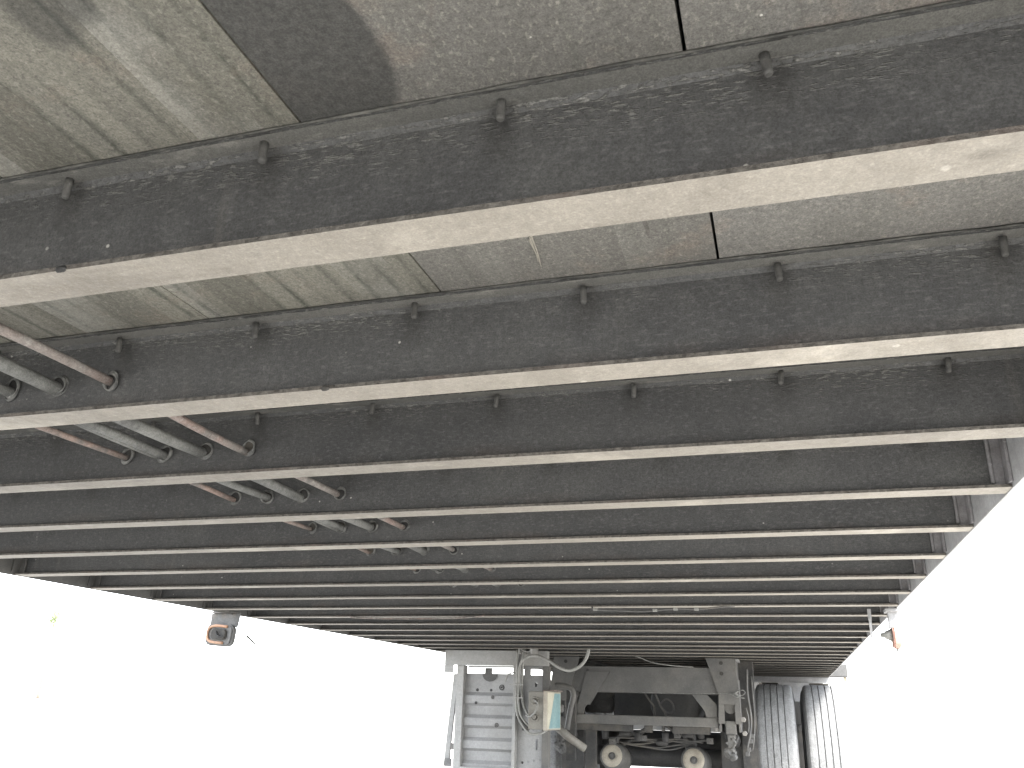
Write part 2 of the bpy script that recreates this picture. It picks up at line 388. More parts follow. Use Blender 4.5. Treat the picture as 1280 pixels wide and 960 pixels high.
# ------------------------------------------------------------------ ground
bm = bm_new()
v = [bm.verts.new(p) for p in ((-3000, -3000, 0), (3000, -3000, 0), (3000, 3000, 0), (-3000, 3000, 0))]; bm.faces.new(v)
me = bpy.data.meshes.new('ground'); bm.to_mesh(me); bm.free(); me.materials.append(M['concrete'])
g = bpy.data.objects.new('ground', me); col.objects.link(g); g['kind'] = 'structure'

# ------------------------------------------------------------------ the trailer
trailer = bpy.data.objects.new('semi_trailer', None); col.objects.link(trailer)
trailer.location = (-.91, 6.8, 0); WP['semi_trailer'] = Vector(trailer.location)
trailer['label'] = 'long semi trailer seen from underneath, black cross members with pale flanges under grey floor boards'
trailer['category'] = 'trailer'

# side rails -------------------------------------------------------
def rail(sign, xin, mt):
    bm = bm_new()
    o = .034 * sign
    prof = [(xin, ZF - .0015), (xin + .005 * sign, ZF - .0015), (xin + .005 * sign, ZF + .085), (xin + .030 * sign, ZF + .11), (xin + o, ZF + .30), (xin + .012 * sign, ZF + .30), (xin + .012 * sign, ZF + .16), (xin, ZF + .15)]
    prism(bm, prof, -2.0, 11.36)
    obj('side_rail', bm, mt, trailer)
rail(1, XR, 'rail'); rail(-1, XL, 'frame')

# floor boards -----------------------------------------------------
XS = [XL] + [-.336 + .302 * n for n in range(-6, 3)] + [XR]
XS = [x for x in XS if XL <= x <= XR]
for i, (a, b) in enumerate(zip(XS, XS[1:])):
    if b - a < .02: continue
    mid = (a + b) / 2
    mt = 'woodL' if mid < -.34 else ('woodS' if mid < -.04 else 'woodR')
    gap = .0018 if b < -.3 else .0022
    dz = random.uniform(0, .0012)
    bm = bm_new(); box(bm, a + .0006, b - gap, -2.0, 11.34, ZT + .0006 + dz, ZT + .030, 0)
    fb = obj('floor_board', bm, mt, trailer, 'grey floor board with a large dark water stain' if mt == 'woodS' else None)
    if mt == 'woodS':
        bm = bm_new()
        for (p, q, r) in (((-.2060, .696, ZT + .0005), (-.2095, .742, ZT - .0035), .0011), ((-.2080, .700, ZT), (-.2125, .748, ZT - .0012), .0009), ((-.2100, .705, ZT), (-.2100, .752, ZT - .0050), .0008), ((-.2075, .72, ZT), (-.2135, .764, ZT - .0006), .0008)):
            tube(bm, [p, ((p[0]+q[0])/2 + .001, (p[1]+q[1])/2, (p[2]+q[2])/2 - .0008), q], [r, r * .3], 5)
        obj('splinter', bm, 'sliver', fb)
bm = bm_new(); box(bm, XL, XR, -2.0, 11.34, ZT + .034, ZT + .05)  # unseen sheet added above the boards to keep sky out of the seams
obj('seam_blocker', bm, 'dark', trailer)

# cross members ----------------------------------------------------
def beam_mesh():
    bm = bm_new(); t = .0044; n = 120
    xs = [XL + .0005 + (XR - XL - .001) * i / n for i in range(n + 1)]
    # closed I outline (y, z, material of the face that starts here); y = 0 is the near edge
    w = FW; tw = .0045; h = HB; yc = w / 2
    out = [(0, 0, 1), (w, 0, 0), (w, t, 0), (yc + tw/2 + .004, t + .001, 0), (yc + tw/2, t + .006, 0), (yc + tw/2, h - t - .006, 0), (yc + tw/2 + .004, h - t - .001, 0),
           (w, h - t, 0), (w, h, 0), (0, h, 0), (0, h - t, 2), (yc - tw/2 - .004, h - t - .001, 0), (yc - tw/2, h - t - .006, 0), (yc - tw/2, t + .006, 0), (yc - tw/2 - .004, t + .001, 0), (0, t, 3)]
    rings = []
    for x in xs:
        ring = []
        for j, (y, z, m) in enumerate(out):
            dy = dz = 0
            if j in (0, 1, 2, 15): dz = .0010 * noise.noise((x * 2.3, y * 9, 3.1)); dy = .0009 * noise.noise((x * 3.0, 2.2, 5.5)) + .0003 * noise.noise((x * 26, 4.2, j * 3.5))
            if j in (5, 13, 4, 12): dy = .0012 * noise.noise((x * 1.7, 8.8, z * 9))
            ring.append(bm.verts.new((x, y + dy, z + dz)))
        rings.append(ring)
    L = len(out)
    for A, B in zip(rings, rings[1:]):
        for j in range(L):
            f = bm.faces.new((A[j], A[(j+1) % L], B[(j+1) % L], B[j])); f.material_index = out[j][2]
    for rr in (rings[0], rings[-1]): bm.faces.new(rr)
    bmesh.ops.recalc_face_normals(bm, faces=bm.faces)
    # bottom flange lip: small round-over on near edge
    return bm
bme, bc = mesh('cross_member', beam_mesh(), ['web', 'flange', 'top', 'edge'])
bm = bm_new(); lathe(bm, [(-.0075, .0022), (-.0066, .0032), (-.004, .0036), (-.003, .0033), (-.001, .0036), (.001, .0033), (.003, .0036), (.0115, .0037)], 10, (0, 0, 0), 'z')
sme, _ = mesh('floor_screw', bm, 'screw')
def clip_mesh(sign):
    bm = bm_new()
    x1 = 0; x0 = -.021 * sign
    lo, hi = min(x0, x1), max(x0, x1)
    box(bm, lo, hi, -.0035, 0, 0, HB - .012, 0, .0008)
    ex = -.0045 * sign
    box(bm, min(ex, 0), max(ex, 0), -.030, -.0036, 0, HB - .012, 0, .0008)
    # rough weld bead
    tube(bm, [(x0, -.003, z / 1000) for z in range(4, int((HB - .016) * 1000), 9)], .0035, 6)
    return bm
cme = {}
for sgn in (1, -1): cme[sgn] = mesh('end_clip', clip_mesh(sgn), 'clip' if sgn > 0 else 'frame')
beams = {}
XSC = [-.176 + .1985 * n for n in range(-10, 3)]
PIPES = [(-.787, .366, .0058, 'pink'), (-.867, .366, .0088, 'pipeg'), (-.939, .367, .0068, 'pipeg'), (-.952, .368, .0056, 'pipeg'), (-1.018, .367, .0048, 'copper')]
bm = bm_new(); torus(bm, (0, 0, 0), .0112, .0017, (0, 1, 0), 26, 6, .5); torus(bm, (.0010, .0014, -.001), .0130, .0012, (0, 1, 0), 26, 6, .7)
lathe(bm, [(.0016, .0110), (.0030, .0108)], 20, (0, 0, 0), 'y', [1])  # dark disc inside the ring stands in for the shaded pipe hole
for f in bm.faces:
    if len(f.verts) > 6: f.material_index = 1
rme, _ = mesh('grommet', bm, ['ring', 'rubber'])
wy = FW / 2 - .0022        # near face of the web, measured from the near edge
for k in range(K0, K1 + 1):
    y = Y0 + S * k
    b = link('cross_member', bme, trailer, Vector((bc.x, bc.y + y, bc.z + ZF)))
    beams[k] = b
    b.rotation_euler = (math.radians(random.uniform(-.35, .35)), 0, math.radians(random.uniform(-.05, .05)))
    if 0 <= k <= 6:
        for x in XSC:
            xx = x + random.uniform(-.004, .004)
            dn = random.uniform(-.002, .004)
            s = link('floor_screw', sme, b, (xx, y + .0105 + random.uniform(-.0015, .0015), ZT - .0158 + dn))
            s.rotation_euler = (math.radians(random.uniform(-6, 6)), math.radians(random.uniform(-6, 6)), 0)
    if 1 <= k <= 9:
        for sgn, xe in ((1, XR), (-1, XL)):
            me_, c_ = cme[sgn]
            link('end_clip', me_, b, Vector((xe - .0004 * sgn, y + wy - .0006, ZF + .006)) + c_)
    if 1 <= k <= 7:
        for i, (px, pz, pr, mt) in enumerate(PIPES):
            if i == 3: continue
            cx = (-.945 if i == 2 else px)
            r = link('grommet', rme, b, (cx + .003, y + wy - .003, EYE + pz + .003))
            r.rotation_euler = (math.radians(random.uniform(-8, 8)), random.uniform(0, 6), math.radians(random.uniform(-10, 10)))
            if i == 2: r.scale = (1.15, 1, 1)
            if i in (0, 3): r.scale = (.95, 1, .95)
# ragged dark bead standing in for the gap line over the nearest top flanges
for k in (0, 1, 2):
    bm = bm_new(); y = Y0 + S * k
    P = []
    nseg = 230
    for i in range(nseg + 1):
        x = XL + .01 + (XR - XL - .02) * i / nseg
        P.append((x, y - .0006 + .0008 * noise.noise((x * 14, k, 1.5)), ZT - .0006 + .0007 * noise.noise((x * 30, k, 7))))
    rs = [.0012 + .0008 * noise.noise((p[0] * 22, 3.3, k)) for p in P]
    tube(bm, P, rs, 6, smooth=False)
    obj('gap_bead', bm, 'gapline', beams[k])

# little dirt lumps sticking to the flanges
for (x, yk, dz) in ((-.545, 0, 0), (-.468, 1, 0)):
    bm = bm_new(); bmesh.ops.create_icosphere(bm, subdivisions=2, radius=.0035)
    for v in bm.verts: v.co = Vector((v.co.x * 1.6, v.co.y * .7, v.co.z)) * (1 + .35 * noise.noise(v.co * 600)) + Vector((x, Y0 + S * yk - .0005, ZF + .001))
    obj('mud_lump', bm, 'rubber', beams[yk])

# pipes through the beams ------------------------------------------
for i, (px, pz, pr, mt) in enumerate(PIPES):
    pts = []
    yy = -1.9
    while yy < 5.2:
        pts.append((px + .0022 * math.sin(yy * 3.1 + i), yy, EYE + pz + .0022 * math.sin(yy * 10.3 + i * 2) + random.uniform(-.001, .001))); yy += .1524
    bm = bm_new(); tube(bm, pts, pr, 12)
    obj('pipe', bm, mt, trailer, ('rusty pink pipe nearest the middle', 'thick dull grey pipe', 'grey pipe of a close pair', 'thinner grey pipe of a close pair', 'thin coppery pipe on the left')[i])

# loose wires under the beams --------------------------------------
bm = bm_new(); tube(bm, [(-.622, 2.93, 1.146), (-.603, 2.912, 1.134), (-.535, 2.912, 1.131), (-.455, 2.914, 1.128), (-.402, 2.914, 1.131), (-.336, 2.914, 1.136), (-.272, 2.914, 1.134), (-.208, 2.93, 1.141), (-.15, 2.94, 1.146)], .0028, 6)
wr = obj('wire', bm, 'hosed', trailer, 'loose wire sagging along a cross member')
for x, z in ((-.605, 1.135), (-.405, 1.131), (-.338, 1.135), (-.27, 1.134)):
    bm = bm_new(); box(bm, x - .007, x + .007, 2.906, 2.918, z - .004, z + .004, 0, .001); obj('wire_clip', bm, 'hose', wr)
bm = bm_new(); tube(bm, [(-1.69, 3.24, 1.152), (-1.65, 3.215, 1.140), (-1.46, 3.215, 1.136), (-1.256, 3.215, 1.137), (-1.13, 3.215, 1.143), (-1.11, 3.24, 1.152)], .0035, 6)
obj('wire', bm, 'pink', trailer, 'pinkish wire running along a cross member')

# ------------------------------------------------------------------ marker lamps
# left: dark hanging bracket with an amber oblong lamp seen from behind
bm = bm_new(); prism(bm, [(-2.262, ZF + .003), (-2.124, ZF + .003), (-2.131, ZF - .052), (-2.262, ZF - .046)], 3.118, 3.124, 'y', 0, .0015)
box(bm, -2.25, -2.155, 3.095, 3.150, ZF + .003, ZF + .009)
lb = obj('lamp_bracket', bm, 'chrome', trailer, 'worn steel bracket hanging a lamp at the left edge')
def rrect(cx, cz, wx, wz, r, tilt=0, n=5):
    pts = []
    for (sx, sz, a0) in ((1, 1, 0), (-1, 1, 90), (-1, -1, 180), (1, -1, 270)):
        for i in range(n + 1):
            a = math.radians(a0 + 90 * i / n); pts.append((sx * (wx/2 - r) + r*math.cos(a), sz * (wz/2 - r) + r*math.sin(a)))
    c, s = math.cos(tilt), math.sin(tilt)
    return [(cx + x*c - z*s, cz + x*s + z*c) for x, z in pts]
bm = bm_new(); prism(bm, rrect(-2.199, ZF - .083, .128, .088, .028, -.06), 3.096, 3.128, 'y', 0, .006)
lh = obj('marker_lamp', bm, 'chrome', trailer, 'grey backed marker lamp with an amber rim')
bm = bm_new()
tube(bm, [(-2.160, 3.094, ZF - .052), (-2.215, 3.093, ZF - .048), (-2.244, 3.092, ZF - .058), (-2.250, 3.092, ZF - .082), (-2.240, 3.092, ZF - .105), (-2.215, 3.093, ZF - .112), (-2.172, 3.094, ZF - .115)], .0055, 8)
obj('lens_rim', bm, 'amber', lh)
bm = bm_new(); prism(bm, rrect(-2.195, ZF - .081, .070, .044, .016, -.06), 3.086, 3.0955, 'y', 0, .003)
tube(bm, [(-2.205, 3.084, ZF - .07), (-2.19, 3.078, ZF - .088), (-2.160, 3.082, ZF - .094)], .0035, 6)
obj('lamp_socket', bm, 'rubber', lh)
bm = bm_new(); tube(bm, [(-2.116, 3.12, ZF - .004), (-2.114, 3.12, ZF - .030), (-2.098, 3.12, ZF - .065), (-2.075, 3.12, ZF - .090)], .0011, 6)
cw = obj('lamp_wire', bm, 'cream', trailer, 'thin pale wire dangling beside the left lamp')
bm = bm_new(); tube(bm, [(-2.080, 3.12, ZF - .087), (-2.062, 3.12, ZF - .100), (-2.026, 3.12, ZF - .124)], [.0050, .0030], 8); obj('plug', bm, 'rubber', cw)
# right: lamp seen edge-on, with its plug, and the strap with a ring beside it
bm = bm_new(); box(bm, .316, .345, 3.02, 3.045, ZF - .060, ZF - .001, 0, .002); box(bm, .308, .350, 3.0, 3.06, ZF - .012, ZF - .0015, 0, .002)
obj('lamp_bracket', bm, 'rail', trailer, 'pale bracket hanging a lamp at the right edge')
bm = bm_new(); prism(bm, rrect(3.045, ZF - .088, .075, .066, .02), .324, .345, 'x', 0, .004)
rl = obj('marker_lamp', bm, 'orange', trailer, 'faded orange marker lamp seen edge-on')
bm = bm_new(); lathe(bm, [(-.034, .006), (-.022, .009), (-.02, .012), (0, .021)], 14, (.3235, 3.045, ZF - .080), 'x'); obj('lamp_socket', bm, 'hose', rl)
bm = bm_new(); tube(bm, [(.335, 3.04, ZF - .115), (.334, 3.04, ZF - .135)], [.006, .002], 8, smooth=False); obj('plug', bm, 'hose', rl)
bm = bm_new(); box(bm, .259, .270, 3.052, 3.055, ZF - .030, ZF + .002); box(bm, .2605, .2685, 3.050, 3.0518, ZF - .085, ZF - .022)
box(bm, .2598, .2692, 3.048, 3.056, ZF - .034, ZF - .026)
stp = obj('hanging_strap', bm, 'rail', trailer)
bm = bm_new(); torus(bm, (.266, 3.051, ZF - .098), .013, .0018, (0, 1, 0), 20, 6); obj('strap_ring', bm, 'rail', stp)

# ------------------------------------------------------------------ ribbed galvanised panel at the left
PY = 5.30
def zz(z): return EYE + z
bm = bm_new()
box(bm, -2.045, -1.385, PY - .070, PY - .012, zz(.236), zz(.3235), 0, .003)
hp = obj('panel_header', bm, 'panel2', trailer, 'pale grey header box above the ribbed panel')
bm = bm_new(); box(bm, -2.045, -1.985, PY - .066, PY - .06, zz(.19), zz(.2355)); obj('tab', bm, 'panel2', hp)
for (x0, x1, y0) in ((-1.968, -1.922, PY - .05), (-1.602, -1.582, PY - .05)):
    bm = bm_new(); box(bm, x0, x1, y0, PY + .02, zz(-.60), zz(.2355), 0, .002)
    obj('panel_post', bm, 'panel2', trailer)
# ribbed sheet: trapezoid corrugations
def ribbed():
    prof = [(0, .190), (0, .080)]
    z = .076
    while z > -.6:
        prof += [(-.020, z - .016), (-.020, z - .058), (0, z - .074), (0, z - .124)]; z -= .128
    prof = [(y + PY, zz(q)) for y, q in prof]
    poly = prof + [(y + .003, q) for y, q in prof[::-1]]
    bm = bm_new(); prism(bm, poly, -1.9215, -1.603, 'x')
    bmesh.ops.triangulate(bm, faces=[f for f in bm.faces if len(f.verts) > 4])
    return bm
rs = obj('ribbed_sheet', ribbed(), 'panel', trailer, 'grey metal sheet pressed with horizontal ribs')
bm = bm_new(); box(bm, -1.905, -1.603, PY - .015, PY + .0, zz(.224), zz(.2355)); obj('top_strip', bm, 'panel2', rs)
bm = bm_new(); box(bm, -1.800, -1.752, PY - .004, PY - .001, zz(.180), zz(.223))
prism(bm, [(-1.765 + .05 * math.cos(a), zz(.187) + .045 * math.sin(a)) for a in [PI + PI * i / 10 for i in range(11)]], PY - .006, PY - .0042)
obj('lug', bm, 'frame', rs)
for (x, z, r, mt) in ((-1.688, .110, .014, 'dark'), (-1.845, .093, .006, 'dark'), (-1.738, .052, .008, 'frame'), (-1.845, .018, .006, 'dark'), (-1.708, -.105, .010, 'frame'), (-1.756, .093, .005, 'dark')):
    bm = bm_new(); torus(bm, (x, PY - .002 - (.02 if z < .06 else 0) - (.0), zz(z)), r, .0028, (0, 1, 0), 14, 6)
    lathe(bm, [(-.004, r * .45), (.002, r * .45)], 8, (x, PY - .002 - (.02 if z < .06 else 0), zz(z)), 'y')
    obj('bolt', bm, mt, rs)
bm = bm_new(); box(bm, -1.935, -1.59, PY - .060, PY + .0, zz(-.352), zz(-.340), 0, .001); obj('lip', bm, 'panel2', rs)
# right-hand flat sheet with square and slotted holes
def plate(xs, zs, holes, y0, y1):
    bm = bm_new(); X = sorted(set(xs + [h[0] for h in holes] + [h[1] for h in holes])); Z = sorted(set(zs + [h[2] for h in holes] + [h[3] for h in holes]))
    for y in (y0, y1):
        for a, b in zip(X, X[1:]):
            for c, d in zip(Z, Z[1:]):
                mx, mz = (a+b)/2, (c+d)/2
                if any(h[0] < mx < h[1] and h[2] < mz < h[3] for h in holes): continue
                bm.faces.new([bm.verts.new(p) for p in ((a, y, c), (b, y, c), (b, y, d), (a, y, d))])
    for h in holes + [(xs[0], xs[-1], zs[0], zs[-1])]:
        P = ((h[0], h[2]), (h[1], h[2]), (h[1], h[3]), (h[0], h[3]))
        for i in range(4):
            p, q = P[i], P[(i+1) % 4]
            bm.faces.new([bm.verts.new(t) for t in ((p[0], y0, p[1]), (q[0], y0, q[1]), (q[0], y1, q[1]), (p[0], y1, p[1]))])
    bmesh.ops.remove_doubles(bm, verts=bm.verts, dist=1e-5); bmesh.ops.recalc_face_normals(bm, faces=bm.faces)
    return bm
holes = [(-1.565, -1.548, zz(.185), zz(.218)), (-1.505, -1.430, zz(.185), zz(.219)), (-1.470, -1.458, zz(-.235), zz(-.175))]
holes += [(-1.555 + .037 * i, -1.543 + .037 * i, zz(-.312 + .006 * i), zz(-.300 + .006 * i)) for i in range(4)]
holes += [(-1.478, -1.466, zz(.118), zz(.140)), (-1.553, -1.541, zz(-.13), zz(-.115)), (-1.49, -1.478, zz(-.13), zz(-.115))]
fs = obj('flat_sheet', plate([-1.581, -1.424], [zz(-.60), zz(.2355)], holes, PY + .004, PY + .007), 'panel', trailer, 'flat grey sheet with square and slotted holes')
bm = bm_new(); box(bm, -1.423, -1.380, PY - .03, PY + .012, zz(-.6), zz(.2355), 0, .002); obj('panel_post', bm, 'frame', trailer)
bm = bm_new(); box(bm, -1.581, -1.555, PY - .055, PY + .003, zz(.10), zz(.2355), 0, .002); box(bm, -1.578, -1.560, PY - .055, PY + .003, zz(-.05), zz(.095), 0, .002); obj('cable_channel', bm, 'panel', trailer)
# leaning strap outside the panel
bm = bm_new(); prism(bm, [(-2.004, zz(.185)), (-1.972, zz(.185)), (-2.010, zz(-.34)), (-2.043, zz(-.34))], PY - .01, PY + .008, 'y', 0, .002)
ls = obj('outer_strap', bm, 'panel2', trailer)
bm = bm_new(); box(bm, -2.0, -1.97, PY - .02, PY - .011, zz(-.25), zz(-.215)); box(bm, -2.035, -1.99, PY - .02, PY - .011, zz(-.345), zz(-.30), 0, .002)
obj('strap_clamp', bm, 'chrome', ls)

# ------------------------------------------------------------------ control box with its sticker
bm = bm_new(); box(bm, -1.446, -1.338, 5.05, 5.26, zz(-.116), zz(.088), 0, .006)
cb = obj('control_box', bm, 'box', trailer, 'dirty cream control box with a cyan and cream sticker')
bm = bm_new(); box(bm, -1.352, -1.330, 5.03, 5.36, zz(-.120), zz(.091), 0, .004); obj('box_lid', bm, 'boxlid', cb)
bm = bm_new(); box(bm, -1.3296, -1.3290, 5.045, 5.345, zz(-.112), zz(.083)); st_ = obj('sticker', bm, 'cream', cb)
bm = bm_new(); prism(bm, [(5.20, zz(.081)), (5.34, zz(.081)), (5.34, zz(-.110)), (5.08, zz(-.110))], -1.3288, -1.3283, 'x'); obj('sticker', bm, 'cyan', cb, 'faded cyan part of the sticker')
for z in (.036, -.050):
    bm = bm_new(); torus(bm, (-1.405, 5.045, zz(z)), .020, .005, (0, 1, 0), 16, 8); lathe(bm, [(-.03, .010), (.004, .014)], 12, (-1.405, 5.045, zz(z)), 'y'); obj('cable_gland', bm, 'box', cb)
bm = bm_new(); tube(bm, [(-1.395, 5.0, .858), (-1.372, 4.985, .842), (-1.385, 4.98, .797), (-1.422, 5.0, .771), (-1.452, 5.03, .778)], .005, 7); obj('cable', bm, 'hose', cb)
bm = bm_new(); box(bm, -1.40, -1.33, 5.2, 5.40, zz(.0925), zz(.100), 0, .001); obj('box_bracket', bm, 'pink', cb)

bm = bm_new(); tube(bm, [(-1.106, 5.1, 1.21), (-1.1, 5.1, 1.162), (-1.11, 5.1, 1.108), (-1.148, 5.1, 1.055), (-1.21, 5.1, 1.028), (-1.272, 5.1, 1.04), (-1.34, 5.1, 1.079), (-1.409, 5.1, 1.105), (-1.467, 5.1, 1.1), (-1.506, 5.1, 1.073), (-1.52, 5.1, 1.023), (-1.522, 5.1, .925), (-1.52, 5.1, .837), (-1.499, 5.1, .768), (-1.45, 5.1, .718), (-1.42, 5.1, .72)], [.0105, .0065], 9)
obj('hose', bm, 'hose', trailer, 'pale grey hose looping down from the floor to the control box')
for k, pts in enumerate(([(-1.500, 5.14, 1.15), (-1.503, 5.12, 1.097), (-1.506, 5.12, 1.015), (-1.509, 5.12, .926), (-1.497, 5.12, .838), (-1.466, 5.12, .782), (-1.427, 5.12, .753)],
                         [(-1.54, 5.12, 1.14), (-1.534, 5.1, .992), (-1.536, 5.1, .881), (-1.529, 5.1, .793), (-1.498, 5.1, .729), (-1.449, 5.1, .68), (-1.392, 5.12, .682), (-1.36, 5.15, .70)],
                         [(-1.525, 5.16, 1.145), (-1.55, 5.16, 1.0), (-1.552, 5.16, .88), (-1.515, 5.14, .75), (-1.46, 5.12, .70)],
                         [(-1.62, 5.15, .96), (-1.60, 5.14, 1.0), (-1.56, 5.13, 1.01), (-1.535, 5.13, .98), (-1.53, 5.13, .9)])):
    bm = bm_new(); tube(bm, pts, (.008, .007, .009, .0045)[k], 8); obj('cable', bm, ('hose', 'hose', 'hosed', 'hose')[k], trailer)
bm = bm_new()
for z in (.94, .868): box(bm, -1.575, -1.49, 5.088, 5.094, z, z + .006)
for x in (-1.525, -1.45): box(bm, x, x + .006, 5.09, 5.25, 1.118, 1.16)
tube(bm, [(-1.53, 5.1, 1.16), (-1.50, 5.1, 1.135), (-1.46, 5.1, 1.13), (-1.45, 5.1, 1.155)], .003, 6)
obj('cable_tie', bm, 'panel2', trailer)

# ------------------------------------------------------------------ suspension frame
def mir(x): return -1.82 - x
HY = 5.83
def hanger(s):
    X = (lambda x: x) if s > 0 else mir
    bm = bm_new()
    prism(bm, [(X(-.500), ZF - .001), (X(-.326), ZF - .001), (X(-.305), zz(.16)), (X(-.303), zz(.05)), (X(-.432), zz(.05)), (X(-.430), zz(.11))], HY, HY + .012, 'y')
    prism(bm, [(X(-.432), zz(.0495)), (X(-.399), zz(.0495)), (X(-.401), zz(-.062)), (X(-.44), zz(-.062))], HY, HY + .012)
    prism(bm, [(X(-.334), zz(.0495)), (X(-.303), zz(.0495)), (X(-.300), zz(-.062)), (X(-.336), zz(-.062))], HY, HY + .012)
    for xx in (-.318, -.432): box(bm, min(X(xx), X(xx) + .010), max(X(xx), X(xx) + .010), HY + .0125, HY + .24, zz(-.11), zz(.20))
    prism(bm, [(X(-.326), ZF - .001), (X(-.316), ZF - .001), (X(-.316), zz(.05)), (X(-.326), zz(.05))], HY + .0125, HY + .30)
    h = obj('suspension_hanger', bm, 'frame', trailer)
    for z in (.295, .232):  # dark discs drawn in place of open holes in the plate
        bm = bm_new(); lathe(bm, [(-.001, .0115), (-.004, .0105), (.001, .0115)], 14, (X(-.405), HY - .001, zz(z)), 'y'); obj('bolt', bm, 'rubber', h)  # dark disc standing in for an open hole
    bm = bm_new(); lathe(bm, [(0, .034), (.07, .034)], 20, (X(-.367), HY + .03, zz(.030)), 'y'); obj('bushing', bm, 'frame', h)
    bm = bm_new(); box(bm, X(-.367) - .033, X(-.367) + .033, HY + .012, HY + .09, zz(-.125), zz(-.045), 0, .008)
    box(bm, X(-.367) - .024, X(-.367) + .024, HY + .0, HY + .06, zz(-.150), zz(-.1255), 0, .006); obj('pivot_block', bm, 'frame', h)
    bm = bm_new(); lathe(bm, [(0, .026), (.012, .032), (.05, .032), (.06, .02)], 6, (X(-.370), HY - .002, zz(-.172)), 'y')
    for i in range(6):
        an = i * PI / 3; box(bm, X(-.370) + .026 * math.cos(an) - .006, X(-.370) + .026 * math.cos(an) + .006, HY - .016, HY - .003, zz(-.172) + .026 * math.sin(an) - .006, zz(-.172) + .026 * math.sin(an) + .006, 0, .002)
    obj('castle_nut', bm, 'frame', h)
    bm = bm_new(); bmesh.ops.create_icosphere(bm, subdivisions=3, radius=.03)
    for v in bm.verts: v.co = Vector((v.co.x * 1.25, v.co.y, v.co.z * 1.1)) * (1 + .9 * noise.noise(v.co * 45)) + Vector((X(-.372), HY + .03, zz(-.232)))
    obj('clamp_end', bm, 'frame', h)
    bm = bm_new()
    for x, z, r in ((-.292, -.035, .017), (-.288, -.115, .016), (-.455, -.095, .014)): lathe(bm, [(-.012, r * .8), (-.008, r), (.02, r)], 6, (X(x), HY + .05, zz(z)), 'y')
    obj('bolt', bm, 'rim', h)
hanger(1); hanger(-1)
bm = bm_new(); box(bm, mir(-.4345), -.4345, HY + .022, HY + .15, zz(.107), zz(.268), 0, .004); fcm = obj('frame_crossmember', bm, 'frame', trailer)
for x, z in ((-1.27, .24), (-1.265, .20)):
    bm = bm_new(); lathe(bm, [(-.006, .009), (.0, .010)], 8, (x, HY + .021, zz(z)), 'y'); obj('bolt', bm, 'rubber', fcm)
bm = bm_new(); box(bm, mir(-.4445), -.4445, HY + .030, HY + .09, zz(-.088), zz(-.030), 0, .006); lb2 = obj('lower_bar', bm, 'frame', trailer)
for x0, x1, z0 in ((-1.36, -.99, -.128), (-.91, -.865, -.13), (-.80, -.785, -.12), (-.73, -.50, -.13)):  # dark blocks added to close off the bright gap under the bar
    bm = bm_new(); box(bm, x0, x1, HY + .05, HY + .12, zz(z0), zz(-.0885), 0, .002); obj('added_gap_block', bm, 'rubber', lb2)
# gussets
for X in ((lambda x: x), mir):
    bm = bm_new(); prism(bm, [(X(-.600), zz(.1065)), (X(-.505), zz(.1065)), (X(-.447), zz(.045)), (X(-.447), zz(-.0295)), (X(-.515), zz(-.0295)), (X(-.525), zz(.01))], HY + .040, HY + .052)
    obj('gusset', bm, 'frame', trailer)
bm = bm_new(); prism(bm, [(-1.28, zz(.2345)), (-1.12, zz(.2345)), (-1.255, zz(.028)), (-1.335, zz(.028))], HY + .012, HY + .021); obj('gusset', bm, 'frame', trailer, 'broad sloping brace at the left of the frame')
# slide rails running back under the floor
for X in ((lambda x: x), mir):
    bm = bm_new(); a, b = sorted((X(-.500), X(-.326)))
    box(bm, a, b, HY + .30, 10.6, ZF - .012, ZF - .0015); box(bm, a + .02, b - .02, HY + .30, 10.6, ZF - .115, ZF - .0125); box(bm, a, b, HY + .3, 10.6, ZF - .128, ZF - .1155)
    obj('slide_rail', bm, 'dark', trailer)
bm = bm_new(); box(bm, -.3155, -.300, HY + .02, HY + 1.3, ZF - .012, ZF - .002); obj('edge_strip', bm, 'panel', trailer)
# added dark plate and cross tank block the bright background; round tank end
bm = bm_new(); box(bm, -1.41, -.42, 7.55, 7.60, zz(-.095), zz(.30)); obj('frame_crossmember', bm, 'dark', trailer)
bm = bm_new(); lathe(bm, [(0, .10), (.02, .165), (.05, .185), (.5, .185), (.53, .165), (.55, .10)], 40, (-.83, 6.85, zz(.055)), 'y')
at_ = obj('air_or_filler_tank', bm, 'dark', trailer, 'round end of a black air tank')
bm = bm_new(); lathe(bm, [(0, .02), (.015, .115), (.05, .125), (1.55 - .05, .125), (1.55 - .015, .115), (1.55, .02)], 32, (-1.70, 7.35, zz(-.268)), 'x')
obj('air_or_filler_tank', bm, 'dark', trailer, 'long black filler tank added across the frame')  # added to cover the bright gap below the bar
# axles, brake drums, wheels
def tyre_bm():
    bm = bm_new(); Ro = .512; w = .124
    half = [(w - .012, .29), (w + .006, .33), (w + .012, .40), (w + .006, .46), (w - .001, .490), (w - .010, .503), (w - .020, .5075)]
    ribs = []
    gx = [-.064, -.022, .022, .064]
    pts = [(-w + .026, Ro - .003)]
    for g in gx: pts += [(g - .0034, Ro - abs(g) * .03), (g - .0022, Ro - .012), (g + .0022, Ro - .012), (g + .0034, Ro - abs(g) * .03)]
    pts += [(w - .026, Ro - .003)]
    prof = [(-a, r) for a, r in half] + pts + [(a, r) for a, r in half[::-1]] + [(w - .03, .285), (-w + .03, .285)]
    lathe(bm, prof, 110, (0, 0, 0), 'x', closed=True)
    for f in bm.faces: f.smooth = True
    return bm
def rim_bm():
    bm = bm_new()
    lathe(bm, [(-.115, .284), (-.105, .27), (-.02, .262), (.03, .255), (.05, .14), (.055, .10), (.065, .0999), (.07, .02)], 40, (0, 0, 0), 'x')
    return bm
